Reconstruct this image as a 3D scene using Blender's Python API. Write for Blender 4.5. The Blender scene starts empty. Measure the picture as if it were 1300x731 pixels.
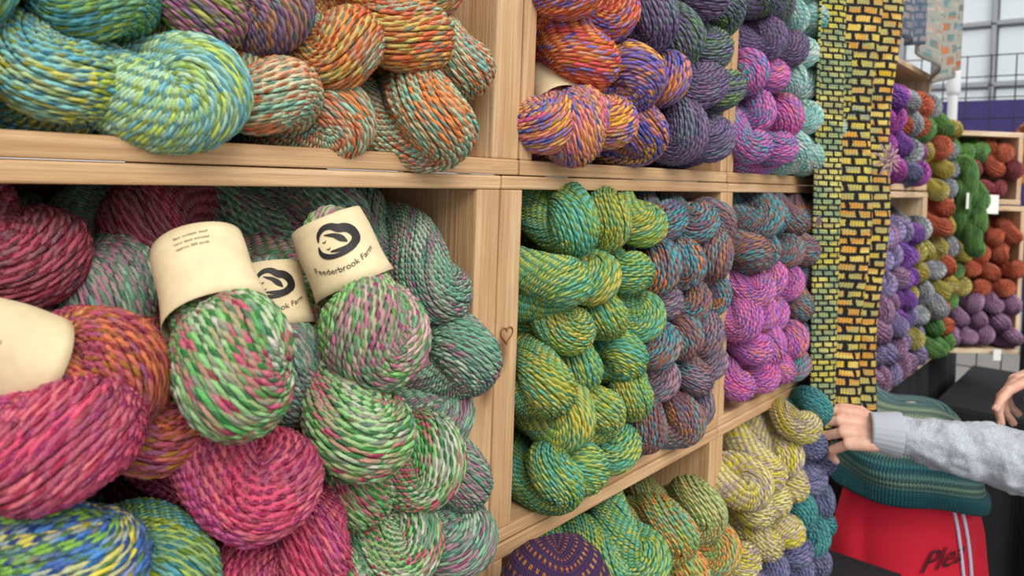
import bpy, math, random
import numpy as np
from mathutils import Vector, Matrix
random.seed(11)
H = 1.5            # camera height = height of the shelf between crate rows
scene = bpy.context.scene
COL = scene.collection
scene.view_settings.view_transform = 'Standard'

# ------------------------------------------------------------------ helpers
def lin(hx, sat=1.10):
    hx = hx.lstrip('#')
    c = [int(hx[i:i+2], 16)/255 for i in (0, 2, 4)]
    c = [x/12.92 if x <= .04045 else ((x+.055)/1.055)**2.4 for x in c]
    l = .21*c[0]+.72*c[1]+.07*c[2]
    c = [min(1, max(0.002, l+(x-l)*sat)) for x in c]
    return (c[0], c[1], c[2], 1)

class NT:
    def __init__(s, name, rough=.8):
        s.m = bpy.data.materials.new(name); s.m.use_nodes = True
        s.t = s.m.node_tree; s.b = s.t.nodes['Principled BSDF']
        s.b.inputs['Roughness'].default_value = rough
    def n(s, typ, **kw):
        nd = s.t.nodes.new(typ)
        for k, v in kw.items(): setattr(nd, k, v)
        return nd
    def l(s, a, b): s.t.links.new(a, b)
    def math(s, op, a, b=None, c=None, clamp=False):
        nd = s.n('ShaderNodeMath', operation=op); nd.use_clamp = clamp
        for i, x in enumerate((a, b, c)):
            if x is None: continue
            if isinstance(x, (int, float)): nd.inputs[i].default_value = x
            else: s.l(x, nd.inputs[i])
        return nd.outputs[0]
    def comb(s, x, y, z):
        nd = s.n('ShaderNodeCombineXYZ')
        for i, v in enumerate((x, y, z)):
            if isinstance(v, (int, float)): nd.inputs[i].default_value = v
            else: s.l(v, nd.inputs[i])
        return nd.outputs[0]
    def noise(s, vec, scale=1., detail=2., rough=.5):
        nd = s.n('ShaderNodeTexNoise'); nd.inputs['Scale'].default_value = scale
        nd.inputs['Detail'].default_value = detail; nd.inputs['Roughness'].default_value = rough
        if vec is not None: s.l(vec, nd.inputs['Vector'])
        return nd.outputs['Fac']
    def rng(s, v, a, b, c=0., d=1.):
        nd = s.n('ShaderNodeMapRange'); s.l(v, nd.inputs[0])
        for i, x in enumerate((a, b, c, d)): nd.inputs[i+1].default_value = x
        return nd.outputs[0]
    def ramp(s, v, cols, interp='LINEAR'):
        nd = s.n('ShaderNodeValToRGB'); r = nd.color_ramp; r.interpolation = interp
        n = len(cols)
        while len(r.elements) < n: r.elements.new(.5)
        for i, c in enumerate(cols):
            r.elements[i].position = i/(n-1) if interp == 'LINEAR' else i/n
            r.elements[i].color = c
        s.l(v, nd.inputs[0]); return nd.outputs[0]
    def mix(s, f, a, b, mode='MIX'):
        nd = s.n('ShaderNodeMix', data_type='RGBA', blend_type=mode)
        for i, x in ((0, f), (6, a), (7, b)):
            if isinstance(x, (int, float)): nd.inputs[i].default_value = x
            elif isinstance(x, tuple): nd.inputs[i].default_value = x
            else: s.l(x, nd.inputs[i])
        return nd.outputs[2]
    def bump(s, h, dist=.001, st=1.):
        nd = s.n('ShaderNodeBump'); nd.inputs['Strength'].default_value = st
        nd.inputs['Distance'].default_value = dist
        s.l(h, nd.inputs['Height']); s.l(nd.outputs[0], s.b.inputs['Normal'])
    def col(s, c):
        if isinstance(c, tuple): s.b.inputs['Base Color'].default_value = c
        else: s.l(c, s.b.inputs['Base Color'])
    def uv(s):
        nd = s.n('ShaderNodeUVMap'); sp = s.n('ShaderNodeSeparateXYZ')
        s.l(nd.outputs[0], sp.inputs[0]); return nd.outputs[0], sp.outputs[0], sp.outputs[1]
    def obj(s): return s.n('ShaderNodeTexCoord').outputs['Object']

def simple(name, hx, rough=.8, noise=.0, nscale=200, bump=0., metal=0., sat=1.05):
    t = NT(name, rough); c = lin(hx, sat); t.b.inputs['Metallic'].default_value = metal
    if noise or bump:
        f = t.noise(t.obj(), nscale, 3)
        if noise:
            t.col(t.mix(t.rng(f, .3, .7), tuple([x*(1-noise) for x in c[:3]]+[1]), tuple([min(1, x*(1+noise)) for x in c[:3]]+[1])))
        else: t.col(c)
        if bump: t.bump(f, bump)
    else: t.col(c)
    return t.m

# yarn: strands are real geometry; plies & dye are procedural on the strand UV.
# the five dye colours of a colourway are custom properties of each skein
PITCH = .0068
GOLD = .618
def yarn_material():
    t = NT('hand_dyed_wool', .95)
    _, x, y = t.uv()
    rnd = t.n('ShaderNodeObjectInfo').outputs['Random']
    A = []
    for i in range(5):
        a = t.n('ShaderNodeAttribute'); a.attribute_type = 'OBJECT'; a.attribute_name = 'dye%d' % i; A.append(a.outputs['Color'])
    def ramp(f, cs):
        f4 = t.math('MULTIPLY', f, 4.); out = cs[0]
        for i in range(1, 5):
            out = t.mix(t.math('SUBTRACT', f4, float(i-1), clamp=True), out, cs[i])
        return out
    j = t.math('FLOOR', y); ph = t.math('FRACT', y)
    r40 = t.math('MULTIPLY', rnd, 43.7)
    jr = t.math('FRACT', t.math('MULTIPLY', j, 3.719))
    v1 = t.comb(t.math('MULTIPLY_ADD', x, 20, t.math('MULTIPLY', jr, .45)), t.math('MULTIPLY', j, .12), r40)
    v2 = t.comb(t.math('MULTIPLY_ADD', x, 60, t.math('MULTIPLY', j, 5.37)), t.math('MULTIPLY', j, .7), t.math('ADD', r40, 11.))
    a = ramp(t.rng(t.noise(v1, 1, 1), .33, .67), A)
    a = t.mix(.07, a, (1, 1, 1, 1))
    b = ramp(t.rng(t.noise(v2, 1, 1), .33, .67), A[2:]+A[:2])
    b = t.mix(1., b, (.52, .52, .52, 1), 'MULTIPLY')
    phase = t.math('FRACT', t.math('ADD', t.math('MULTIPLY_ADD', x, 1/PITCH, ph), t.math('MULTIPLY', j, GOLD)))
    sn = t.math('SINE', t.math('MULTIPLY', phase, 6.2832))
    c = t.mix(t.rng(sn, -.55, .15), b, a)
    hgt = t.math('ABSOLUTE', sn)
    fz = t.noise(t.obj(), 1100, 3, .65)
    c = t.mix(t.rng(fz, .45, .75, 0., .22), c, (.93, .91, .86, 1))
    t.col(c)
    t.bump(t.math('MULTIPLY_ADD', fz, .9, hgt), .0015, 1.)
    t.b.inputs['Specular IOR Level'].default_value = .1
    return t.m
YM = yarn_material()
P = dict(
 lime_blue=['#c9d95a','#5fafc8','#97d7d0','#f0e66a','#4f9fbf'],
 green_blue=['#96c04a','#4fa5b8','#c9df5a','#8fb06f','#6fc5c8'],
 mint_blue=['#8fd0dc','#c0df7a','#d0f0d0','#6fc0d8','#d8ec80'],
 mag_green=['#b2498a','#8faf4f','#d07aa2','#6b5a7d','#c8c56a'],
 purple_multi=['#7a5f8a','#c0864f','#9a5f8a','#5f8f8a','#8a6a9a'],
 orange_mint=['#f0924c','#a5dcc0','#e9dbb5','#ea7a3c','#8fd0c2'],
 rust_orange=['#e8692c','#f59a45','#d9cc7a','#e0602c','#a5c8aa'],
 rainbow=['#e24a55','#f8a531','#5a62c0','#f26a30','#f08050'],
 pink_yellow=['#e05a9d','#ffc03a','#4a62c0','#f0907f','#ffb845'],
 yellow_blue=['#f8ba2e','#3f4fb5','#8a6ac5','#f0963a','#4a409d'],
 purple_green=['#5b4b73','#5f8d6b','#7f65a0','#3f5d62','#8caa66'],
 dark_purple=['#564a73','#7f5f9a','#4a4a6a','#8a5f8a','#6a7a8a'],
 pink_teal=['#f060aa','#4ab5c0','#aa6ac5','#f080c0','#5a8ac5'],
 mint=['#a0e2da','#e0f2ea','#70ccc6','#d0e4de','#eef5ea'],
 olive=['#c8c455','#7fb57a','#dccb65','#5fb59a','#a8c866'],
 green_teal=['#9fc055','#55b0a0','#c8cc65','#6faf70','#72c5b5'],
 brown_teal=['#7a5060','#3f9fa8','#9a6a60','#6a4f78','#c5844a'],
 grape_brown=['#7f5a6a','#a07060','#5f5a7f','#b0808f','#4f8f90'],
 orange_teal=['#e0843f','#2f9faf','#8f5550','#3fafb5','#6a557f'],
 pink_purple=['#f06ab5','#aa6ad0','#f88ac0','#8a6ac5','#f89a8a'],
 teal_rose=['#4aaab0','#aa5f70','#5f8f9f','#c0778f','#3f8f9a'],
 pale_yellow=['#eee06a','#ddc9b5','#f4eea5','#b59ab8','#e3d650'],
 green_orange=['#8fc075','#f08a3c','#b5cf70','#6fb5a0','#edaf60'],
 pale_green=['#bccb75','#d5d9a0','#9ab575','#dcb56f','#a8c590'],
 slate_purple=['#6f6fa0','#5a6590','#8f80b0','#4f5f7a','#76809f'],
 teal=['#2f8f95','#3fa5aa','#2f6f7a','#5fb5b0','#2a7f85'],
 magenta=['#cc2a60','#e4486f','#9a2558','#e8707a','#bc3a80'],
 magenta_orange=['#a82a50','#e0763a','#882a60','#cf4560','#e0a045'],
 dark_red=['#8a2038','#a52a48','#652240','#8f4552','#b02a50'],
 green_pink=['#86cc6c','#acdf9a','#c0608a','#60ae78','#dfb0b5'],
 grey_green=['#70aa90','#9cc4a0','#aa6885','#528a7a','#bccbb5'],
 green_rose=['#62b862','#cc4470','#95d085','#dfd8c8','#529068'],
 blue_yellow=['#1a62c8','#f5e83a','#2a8fd8','#1a4398','#90c53a'],
 lavender=['#9f95c8','#b5a5d8','#8a85b8','#b8a0c8','#9590b3'],
 purple=['#8a3fb8','#7a50b5','#aa5ac8','#6a4095','#9050b8'],
 magpurple=['#c03fb0','#d05abb','#903a9f','#d86abb','#9f45af'],
 rust=['#c8582f','#dd6a38','#a04528','#da7a4a','#b84a28'],
 mauve=['#aa80a8','#b990b5','#9a7098','#c59ebb','#a0789c'],
 forest=['#5f9a45','#4f8a55','#7aaa50','#6f9a4a','#3f7a4a'],
 grey_white=['#aab0b8','#d5d8dc','#8f959f','#c0c5cb','#9aa0a6'],
 mustard=['#c8b455','#ddc055','#9f9f55','#dfd39a','#b8aa4f'],
 crimson=['#8a1c2c','#a52838','#6f1a24','#b03a48','#7a1c2c'],
 charcoal=['#1c1c22','#2a2a30','#141418','#33333a','#1a1a1e'])
PL = {k: [lin(c, 1.24)[:3] for c in v] for k, v in P.items()}
def dye(o, key):
    for i, c in enumerate(PL[key]): o['dye%d' % i] = [float(v) for v in c]

def np_mesh(name, V, Q, UV):
    me = bpy.data.meshes.new(name)
    me.vertices.add(len(V)); me.vertices.foreach_set('co', V.astype(np.float32).ravel())
    me.loops.add(Q.size); me.loops.foreach_set('vertex_index', Q.astype(np.int32).ravel())
    me.polygons.add(len(Q)); me.polygons.foreach_set('loop_start', np.arange(0, Q.size, 4, dtype=np.int32))
    uvl = me.uv_layers.new(name='UVMap'); uvl.data.foreach_set('uv', UV.astype(np.float32).ravel())
    me.update(calc_edges=True)
    me.polygons.foreach_set('use_smooth', np.ones(len(me.polygons), dtype=bool))
    return me

def hank_mesh(name, N, M, S, L=.17, a0=.028, r0=.020, k=2., waist=0., sr=.0023, turns=1, bend=0., seed=0, ply=0.):
    rs = np.random.RandomState(seed)
    t = np.linspace(0, 2*np.pi, 4000, endpoint=False)
    def curve(t):
        c, s = np.cos(t), np.sin(t); p = .75
        z = L/2*np.sign(c)*np.abs(c)**p
        so = np.sign(s)*np.abs(s)**p
        zz = z-(L/2-.012)
        q = np.clip((-zz-.008)/.036, 0, 1); q = q*q*(3-2*q)
        w = 1-waist*q
        ph = k*z/(L/2)
        return np.stack([r0*w*so*np.cos(ph)+bend*(z-L/2)**2, r0*w*so*np.sin(ph), zz], 1), w
    D, _ = curve(t)
    seg = np.linalg.norm(np.roll(D, -1, 0)-D, axis=1); cum = np.concatenate([[0], np.cumsum(seg)])
    tot = cum[-1]
    ts = np.interp(np.linspace(0, tot, M, endpoint=False), cum, np.append(t, 2*np.pi))
    C, w = curve(ts)
    for _ in range(max(4, int(4*(M/200)**2))): C = .5*C+.25*(np.roll(C, 1, 0)+np.roll(C, -1, 0))
    T = np.roll(C, -1, 0)-np.roll(C, 1, 0); T /= np.linalg.norm(T, axis=1)[:, None]
    E = np.zeros_like(T); e = np.cross(T[0], [0, 0, 1.])
    if np.linalg.norm(e) < .1: e = np.cross(T[0], [1., 0, 0])
    e /= np.linalg.norm(e); E[0] = e
    for i in range(1, M):
        e = e-T[i]*np.dot(e, T[i]); e /= np.linalg.norm(e); E[i] = e
    e2 = e-T[0]*np.dot(e, T[0]); e2 /= np.linalg.norm(e2)
    ang = math.atan2(np.dot(np.cross(E[0], e2), T[0]), np.dot(E[0], e2))
    B = np.cross(T, E)
    par = np.arange(M)/M
    tw = (-ang+2*np.pi*turns)*par
    s_arc = np.linspace(0, round(tot/PITCH)*PITCH, M+1)
    fat = a0*w*(1+.05*np.sin(2*np.pi*par*2+seed)+.03*np.sin(2*np.pi*par*5+2*seed))
    Vs, Qs, Us = [], [], []; base = 0
    def tube(Qc, n, r, S, j, ply):
        nonlocal base
        Tq = np.roll(Qc, -1, 0)-np.roll(Qc, 1, 0); Tq /= np.linalg.norm(Tq, axis=1)[:, None]+1e-9
        n = n-Tq*np.sum(n*Tq, 1)[:, None]; n /= np.linalg.norm(n, axis=1)[:, None]+1e-9
        b = np.cross(Tq, n)
        ph = 2*np.pi*np.arange(S)/S
        rr = (r if np.ndim(r) else np.full(M, r))
        R = rr[:, None]*(1-ply*np.cos(2*(ph[None, :]+2*np.pi*(s_arc[:-1, None]/PITCH+j*GOLD))))
        V = Qc[:, None, :]+R[:, :, None]*(np.cos(ph)[None, :, None]*n[:, None, :]+np.sin(ph)[None, :, None]*b[:, None, :])
        i, s = np.meshgrid(np.arange(M), np.arange(S), indexing='ij')
        i2, s2 = (i+1) % M, (s+1) % S
        Q = np.stack([i*S+s, i*S+s2, i2*S+s2, i2*S+s], -1).reshape(-1, 4)+base
        u0, u1 = s_arc[i], s_arc[i+1]; v0, v1 = j+s/S*.998, j+(s+1)/S*.998
        U = np.stack([u0, v0, u0, v1, u1, v1, u1, v0], -1).reshape(-1, 8)
        Vs.append(V.reshape(-1, 3)); Qs.append(Q); Us.append(U); base += M*S
    for j in range(N):
        jit = sum(rs.uniform(-.5, .5)*np.sin(2*np.pi*par*f+rs.uniform(0, 6.3)) for f in (1, 2, 3, 5, 9))
        rad = sum(rs.uniform(-.5, .5)*np.sin(2*np.pi*par*f+rs.uniform(0, 6.3)) for f in (1, 3, 4, 7, 12))
        thk = sum(rs.uniform(-.5, .5)*np.sin(2*np.pi*par*f+rs.uniform(0, 6.3)) for f in (4, 9, 15, 22))
        a = 2*np.pi*j/N+tw+jit*(2.4/N)
        n = np.cos(a)[:, None]*E+np.sin(a)[:, None]*B
        Qc = C+(fat*(1+.038*rad))[:, None]*n
        tube(Qc, n, sr*rs.uniform(.9, 1.14)*(1+.16*thk), S, j, ply)
    tube(C, E, fat*.955, 12, N+1, 0)
    me = np_mesh(name, np.concatenate(Vs), np.concatenate(Qs), np.concatenate(Us))
    me.materials.append(YM)
    return me

XK = dict(N=52, M=370, S=6, sr=.0020, ply=.20, L=.140)
XH = [hank_mesh('skein_strands_a', k=1.7, seed=1, turns=-1, **XK),
      hank_mesh('skein_strands_b', k=2.0, seed=2, turns=1, r0=.022, **XK),
      hank_mesh('skein_strands_c', k=1.3, seed=3, turns=-2, bend=.8, a0=.030, r0=.019, **XK),
      hank_mesh('skein_strands_d', k=1.8, seed=4, turns=2, r0=.022, a0=.0275, **XK)]
MK = dict(N=42, M=130, S=4, sr=.0025, L=.15)
HI = [hank_mesh('skein_mid_a', k=1.7, seed=1, turns=-1, **MK),
      hank_mesh('skein_mid_b', k=2.0, seed=2, turns=1, r0=.022, **MK),
      hank_mesh('skein_mid_c', k=1.3, seed=3, turns=-2, bend=.8, a0=.030, r0=.019, **MK),
      hank_mesh('skein_mid_d', k=1.8, seed=4, turns=2, r0=.022, a0=.0275, **MK)]
WK = dict(N=54, M=260, S=6, sr=.0021, ply=.20, waist=.46, L=.104, a0=.032)
WA = [hank_mesh('skein_banded_a', k=1.5, seed=5, turns=-1, r0=.016, **WK),
      hank_mesh('skein_banded_b', k=1.8, seed=6, turns=1, r0=.018, **WK)]
LO = [hank_mesh('skein_far_a', 28, 90, 3, k=1.8, seed=7, sr=.0036), hank_mesh('skein_far_b', 28, 90, 3, k=2.2, seed=8, sr=.0036, turns=-1)]

def frame(loc, d, roll=0., scale=1.):
    z = Vector(d).normalized(); x = Vector((0, 0, 1)).cross(z)
    if x.length < .05: x = Vector((1, 0, 0))
    x.normalize(); y = z.cross(x)
    R = Matrix((x, y, z)).transposed().to_4x4()
    return Matrix.Translation(loc) @ R @ Matrix.Rotation(roll, 4, 'Z') @ Matrix.Scale(scale, 4)

def empty(name, loc=(0, 0, 0)):
    e = bpy.data.objects.new(name, None); e.empty_display_size = .05; e.location = loc
    COL.objects.link(e); return e
def obj(name, me, mat=None, parent=None, mw=None):
    o = bpy.data.objects.new(name, me); COL.objects.link(o)
    if mat is not None:
        if len(me.materials) == 0: me.materials.append(mat)
    if parent is not None: o.parent = parent
    if mw is not None: o.matrix_basis = mw
    return o
def skein(me, mat, loc, d, roll=0., scale=1., name='yarn_skein', parent=None, pre=None):
    o = obj(name, me, parent=parent, mw=(pre @ frame(loc, d, roll, scale)) if pre else frame(loc, d, roll, scale))
    dye(o, mat)
    return o

# ------------------------------------------------------------------ wood crates
def wood_mat(name, c1, c2, c3):
    t = NT(name, .7); _, x, y = t.uv()
    L_ = lambda h: lin(h, .92)
    v = t.comb(t.math('MULTIPLY', x, 2.2), t.math('MULTIPLY', y, 34), 0.)
    n1 = t.noise(v, 1., 5, .65)
    v2 = t.comb(t.math('MULTIPLY', x, 6), t.math('MULTIPLY', y, 260), 3.)
    n2 = t.noise(v2, 1., 4, .65)
    base = t.ramp(t.rng(n1, .3, .7), [L_(c1), L_(c2), L_(c1), L_(c3)])
    base = t.mix(t.rng(n2, .42, .72, 0, .5), base, L_('#94663a'))
    v3 = t.noise(t.comb(t.math('MULTIPLY', x, 5), t.math('MULTIPLY', y, 7), 5.), 1., 3)
    base = t.mix(t.rng(v3, .5, .75, 0, .5), base, L_('#b08458'))
    vo = t.n('ShaderNodeTexVoronoi'); vo.inputs['Scale'].default_value = 1
    t.l(t.comb(t.math('MULTIPLY', x, 5), t.math('MULTIPLY', y, 11), 0.), vo.inputs['Vector'])
    kn = t.rng(vo.outputs['Distance'], .05, .14, .8, 0.)
    base = t.mix(kn, base, L_('#6a4326'))
    t.col(base); t.bump(t.math('ADD', n1, n2), .0014, .8)
    t.b.inputs['Specular IOR Level'].default_value = .3
    return t.m
WOOD = wood_mat('pine_wood', '#dcb484', '#cb9f6e', '#e9caa0')
WOOD2 = wood_mat('pale_pine_wood', '#e6cca8', '#d8b488', '#efdcc0')

class Boards:
    def __init__(s): s.V, s.F, s.U = [], [], []
    def box(s, x0, x1, y0, y1, z0, z1):
        b = len(s.V); lo, hi = (x0, y0, z0), (x1, y1, z1)
        for i in range(8): s.V.append(tuple((hi if (i >> a) & 1 else lo)[a] for a in range(3)))
        sz = [hi[a]-lo[a] for a in range(3)]; la = sz.index(max(sz))
        o1, o2 = random.uniform(0, 30), random.uniform(0, 9)
        for f, (p, q) in (((0, 4, 6, 2), (1, 2)), ((1, 3, 7, 5), (1, 2)), ((0, 1, 5, 4), (0, 2)), ((2, 6, 7, 3), (0, 2)), ((0, 2, 3, 1), (0, 1)), ((4, 5, 7, 6), (0, 1))):
            s.F.append(tuple(b+i for i in f))
            for i in f:
                v = s.V[b+i]
                if la in (p, q):
                    o = q if la == p else p
                    n = 3-p-q
                    s.U.append((v[la]+o1, v[o]+v[n]*.9+o2))
                else: s.U.append((v[p]*.15+o1, v[q]+v[p]*.3+o2))
    def mesh(s, name):
        me = bpy.data.meshes.new(name); me.from_pydata(s.V, [], s.F)
        uv = me.uv_layers.new(name='UVMap')
        for i, u in enumerate(s.U): uv.data[i].uv = u
        me.update(); return me

def crate(x0, x1, z0, z1, d=.30, ts=.02, tsr=None, tt=.016, mat=WOOD, pre=None, name='wooden_crate'):
    tsr = ts if tsr is None else tsr
    b = Boards(); w = x1-x0; h = z1-z0
    for zz0, zz1 in ((0, tt), (h-tt, h)):
        b.box(0, w, 0, d*.48, zz0, zz1); b.box(0, w, d*.5, d, zz0, zz1)
    for xx0, xx1 in ((0, ts), (w-tsr, w)):
        b.box(xx0, xx1, 0.001, d*.5-.002, tt, h-tt); b.box(xx0, xx1, d*.5+.002, d-.001, tt, h-tt)
    for i in range(3):
        b.box(0, w, d, d+.010, h*i/3+.003, h*(i+1)/3-.003)
    o = obj(name, b.mesh(name), mat)
    o.matrix_basis = (pre or Matrix()) @ Matrix.Translation((x0, 0, H+z0))
    bv = o.modifiers.new('bevel', 'BEVEL'); bv.width = .0018; bv.segments = 2; bv.limit_method = 'ANGLE'
    return o

ZL = -.382      # underside seam of lower row
crate(-.42, .095, 0, .385); crate(.10, .597, 0, .385, tsr=.04); crate(.60, 1.10, 0, .385); crate(1.105, 1.60, 0, .385)
crate(-.44, .066, ZL-.002, -.001); crate(.07, .570, ZL-.002, -.001, ts=.03, tsr=.034, tt=.014)
crate(.572, 1.105, ZL-.002, -.001, ts=.034, tsr=.02, tt=.014); crate(1.108, 1.60, ZL-.002, -.001, tt=.014)
for a, b_ in ((-.44, .066), (.07, .57), (.572, 1.105), (1.108, 1.60)):
    crate(a, b_, ZL-.388, ZL-.004, ts=.022)
# heart burnt into the divider
hv = []
for i in range(33):
    t = 2*math.pi*i/32
    hv.append((16*math.sin(t)**3*.0006, (13*math.cos(t)-5*math.cos(2*t)-2*math.cos(3*t)-math.cos(4*t))*.0006))
cu = bpy.data.curves.new('heart_mark', 'CURVE'); cu.dimensions = '3D'; cu.bevel_depth = .0007
sp = cu.splines.new('POLY'); sp.points.add(len(hv)-1)
for i, (a, b_) in enumerate(hv): sp.points[i].co = (a, 0, b_, 1)
o = bpy.data.objects.new('heart_carving', cu); COL.objects.link(o); o.location = (.587, 0.0, H-.165)
cu.materials.append(simple('burnt_wood', '#8a5a38'))

# ------------------------------------------------------------------ skein piles
def jd(j=.35): return (random.uniform(-j, j)-.1, -1, random.uniform(-j, j)-.12)
def stack(name, x0, x1, z0, z1, yf, colf, dx=.080, dz=.060, sc=.86, lo=False, pre=None, j=.4, yj=.012, ms=None):
    e = empty(name); n = 0
    r = 0; z = z0+.038*sc/.86
    while z < z1:
        x = x0+dx*.5+(dx*.45 if r % 2 else 0)
        while x < x1-dx*.25:
            me = random.choice(ms or (LO if lo else HI))
            loc = (x+random.uniform(-.01, .01), yf+random.uniform(-yj, yj), H+z+random.uniform(-.007, .007))
            skein(me, colf(x, z), loc, jd(j), random.uniform(0, 6.28), sc*random.uniform(.95, 1.06), 'skein_%d' % n, e, pre)
            n += 1; x += dx
        z += dz; r += 1
    return e
ch = random.choice
def pos(x, z): return x-z*.035, z-.008
def group(name, items, sc=1.):
    e = empty(name)
    for i, it in enumerate(items):
        me, mat, x, y, z, d, roll = it[:7]; s = it[7] if len(it) > 7 else 1.
        x, z = pos(x, z)
        skein(me, mat, (x, y, H+z), d, roll, s*sc, 'skein_%d' % i, e)
    return e
A_, B_, C_, D_ = XH
group('yarn_skein_pile', [
 (A_, 'lime_blue', .105, .01, .060, (-.3, -1, -.2), .3), (B_, 'lime_blue', .172, .02, .057, (.3, -1, -.1), 1.2),
 (C_, 'mint_blue', .246, -.005, .056, (.8, -1, -.1), .2, 1.05), (D_, 'green_blue', .195, .02, .112, (-.3, -1, -.3), 2.),
 (A_, 'mag_green', .262, .02, .118, (.2, -1, -.2), .7), (B_, 'green_blue', .125, .02, .115, (.1, -1, -.2), 2.6),
 (D_, 'orange_mint', .312, .01, .062, (-.5, -1, -.3), 1.9, 1.05), (C_, 'purple_multi', .320, .02, .130, (.1, -1, .1), .4),
 (B_, 'rust_orange', .376, .01, .105, (-.2, -1, -.4), 2.2, 1.05), (A_, 'orange_mint', .378, .02, .048, (.3, -1, .1), .2),
 (A_, 'rust_orange', .440, .0, .128, (-.5, -1, -.3), 1.4, 1.2), (B_, 'orange_mint', .458, -.015, .052, (.15, -1, -.25), .6, 1.15),
 (D_, 'orange_mint', .515, .01, .112, (.2, -1, -.3), 1.1, 1.05), (C_, 'rust_orange', .40, .03, .170, (.2, -1, 0), 1.1),
 (C_, 'rust_orange', .49, .03, .180, (.2, -1, 0), 2.1), (HI[1], 'purple_multi', .345, .03, .180, (.2, -1, 0), 2.1), (HI[1], 'mag_green', .27, .03, .175, (.2, -1, 0), 2.1),
 (HI[0], 'green_blue', .20, .03, .170, (.2, -1, 0), 2.1), (HI[0], 'lime_blue', .14, .03, .170, (.2, -1, 0), 2.1)], sc=.87)
stack('yarn_skein_pile', .13, .50, .05, .33, .09, lambda x, z: 'rust_orange' if x > .32 else ch(['mag_green', 'lime_blue']), sc=.9, lo=True)
stack('yarn_skein_pile', -.39, .07, .02, .30, .0, lambda x, z: ch(['lime_blue', 'mint_blue', 'teal']), lo=True)
def cU2(x, z):
    if x < .74: return 'rainbow' if z > .12 else ch(['pink_yellow', 'pink_yellow', 'yellow_blue'])
    if x < .86: return ch(['yellow_blue', 'yellow_blue', 'pink_yellow']) if z < .15 else ch(['dark_purple', 'yellow_blue'])
    return ch(['purple_green', 'dark_purple', 'purple_green'])
stack('yarn_skein_pile', .60, 1.09, .02, .35, -.01, cU2, dx=.088, dz=.066, sc=.98, ms=HI+XH[:2])
def cU3(x, z):
    if x < 1.32: return ch(['pink_teal', 'pink_purple', 'pink_teal']) if z < .19 else ch(['purple_green', 'dark_purple'])
    return 'mint'
stack('yarn_skein_pile', 1.12, 1.59, .02, .36, -.01, cU3)
def cL2(x, z):
    if x < .86: return ch(['olive', 'olive', 'green_teal', 'olive' if z > -.2 else 'green_teal'])
    return ch(['brown_teal', 'grape_brown', 'orange_teal', 'brown_teal'])
stack('yarn_skein_pile', .605, 1.075, -.365, -.04, -.01, cL2, dx=.074, dz=.054, sc=.84)
def cL3(x, z):
    if x < 1.36: return 'pink_purple' if z < -.12 else ch(['orange_teal', 'brown_teal'])
    return ch(['teal_rose', 'brown_teal', 'teal_rose'])
stack('yarn_skein_pile', 1.12, 1.585, -.365, -.05, -.01, cL3, dx=.074, dz=.054, sc=.82)
stack('yarn_skein_pile', .66, 1.09, -.70, -.45, -.03, lambda x, z: ch(['green_orange', 'green_orange', 'pale_green', 'green_teal']), dx=.084, dz=.062, sc=.92)
stack('yarn_skein_pile', 1.12, 1.58, -.765, -.44, -.03, lambda x, z: ('pale_yellow' if (x < 1.40 and z > -.66) else ch(['slate_purple', 'teal', 'slate_purple'])), dx=.082, dz=.060, sc=.9)
stack('yarn_skein_pile', .10, .55, -.765, -.60, -.01, lambda x, z: ch(['slate_purple', 'teal', 'dark_red']), lo=True)
stack('yarn_skein_pile', -.42, .05, -.765, -.60, -.01, lambda x, z: ch(['slate_purple', 'teal', 'green_orange']), lo=True)
stack('yarn_skein_pile', -.42, .04, -.36, -.06, .02, lambda x, z: ch(['magenta', 'dark_red', 'magenta_orange']), lo=True)
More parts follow.
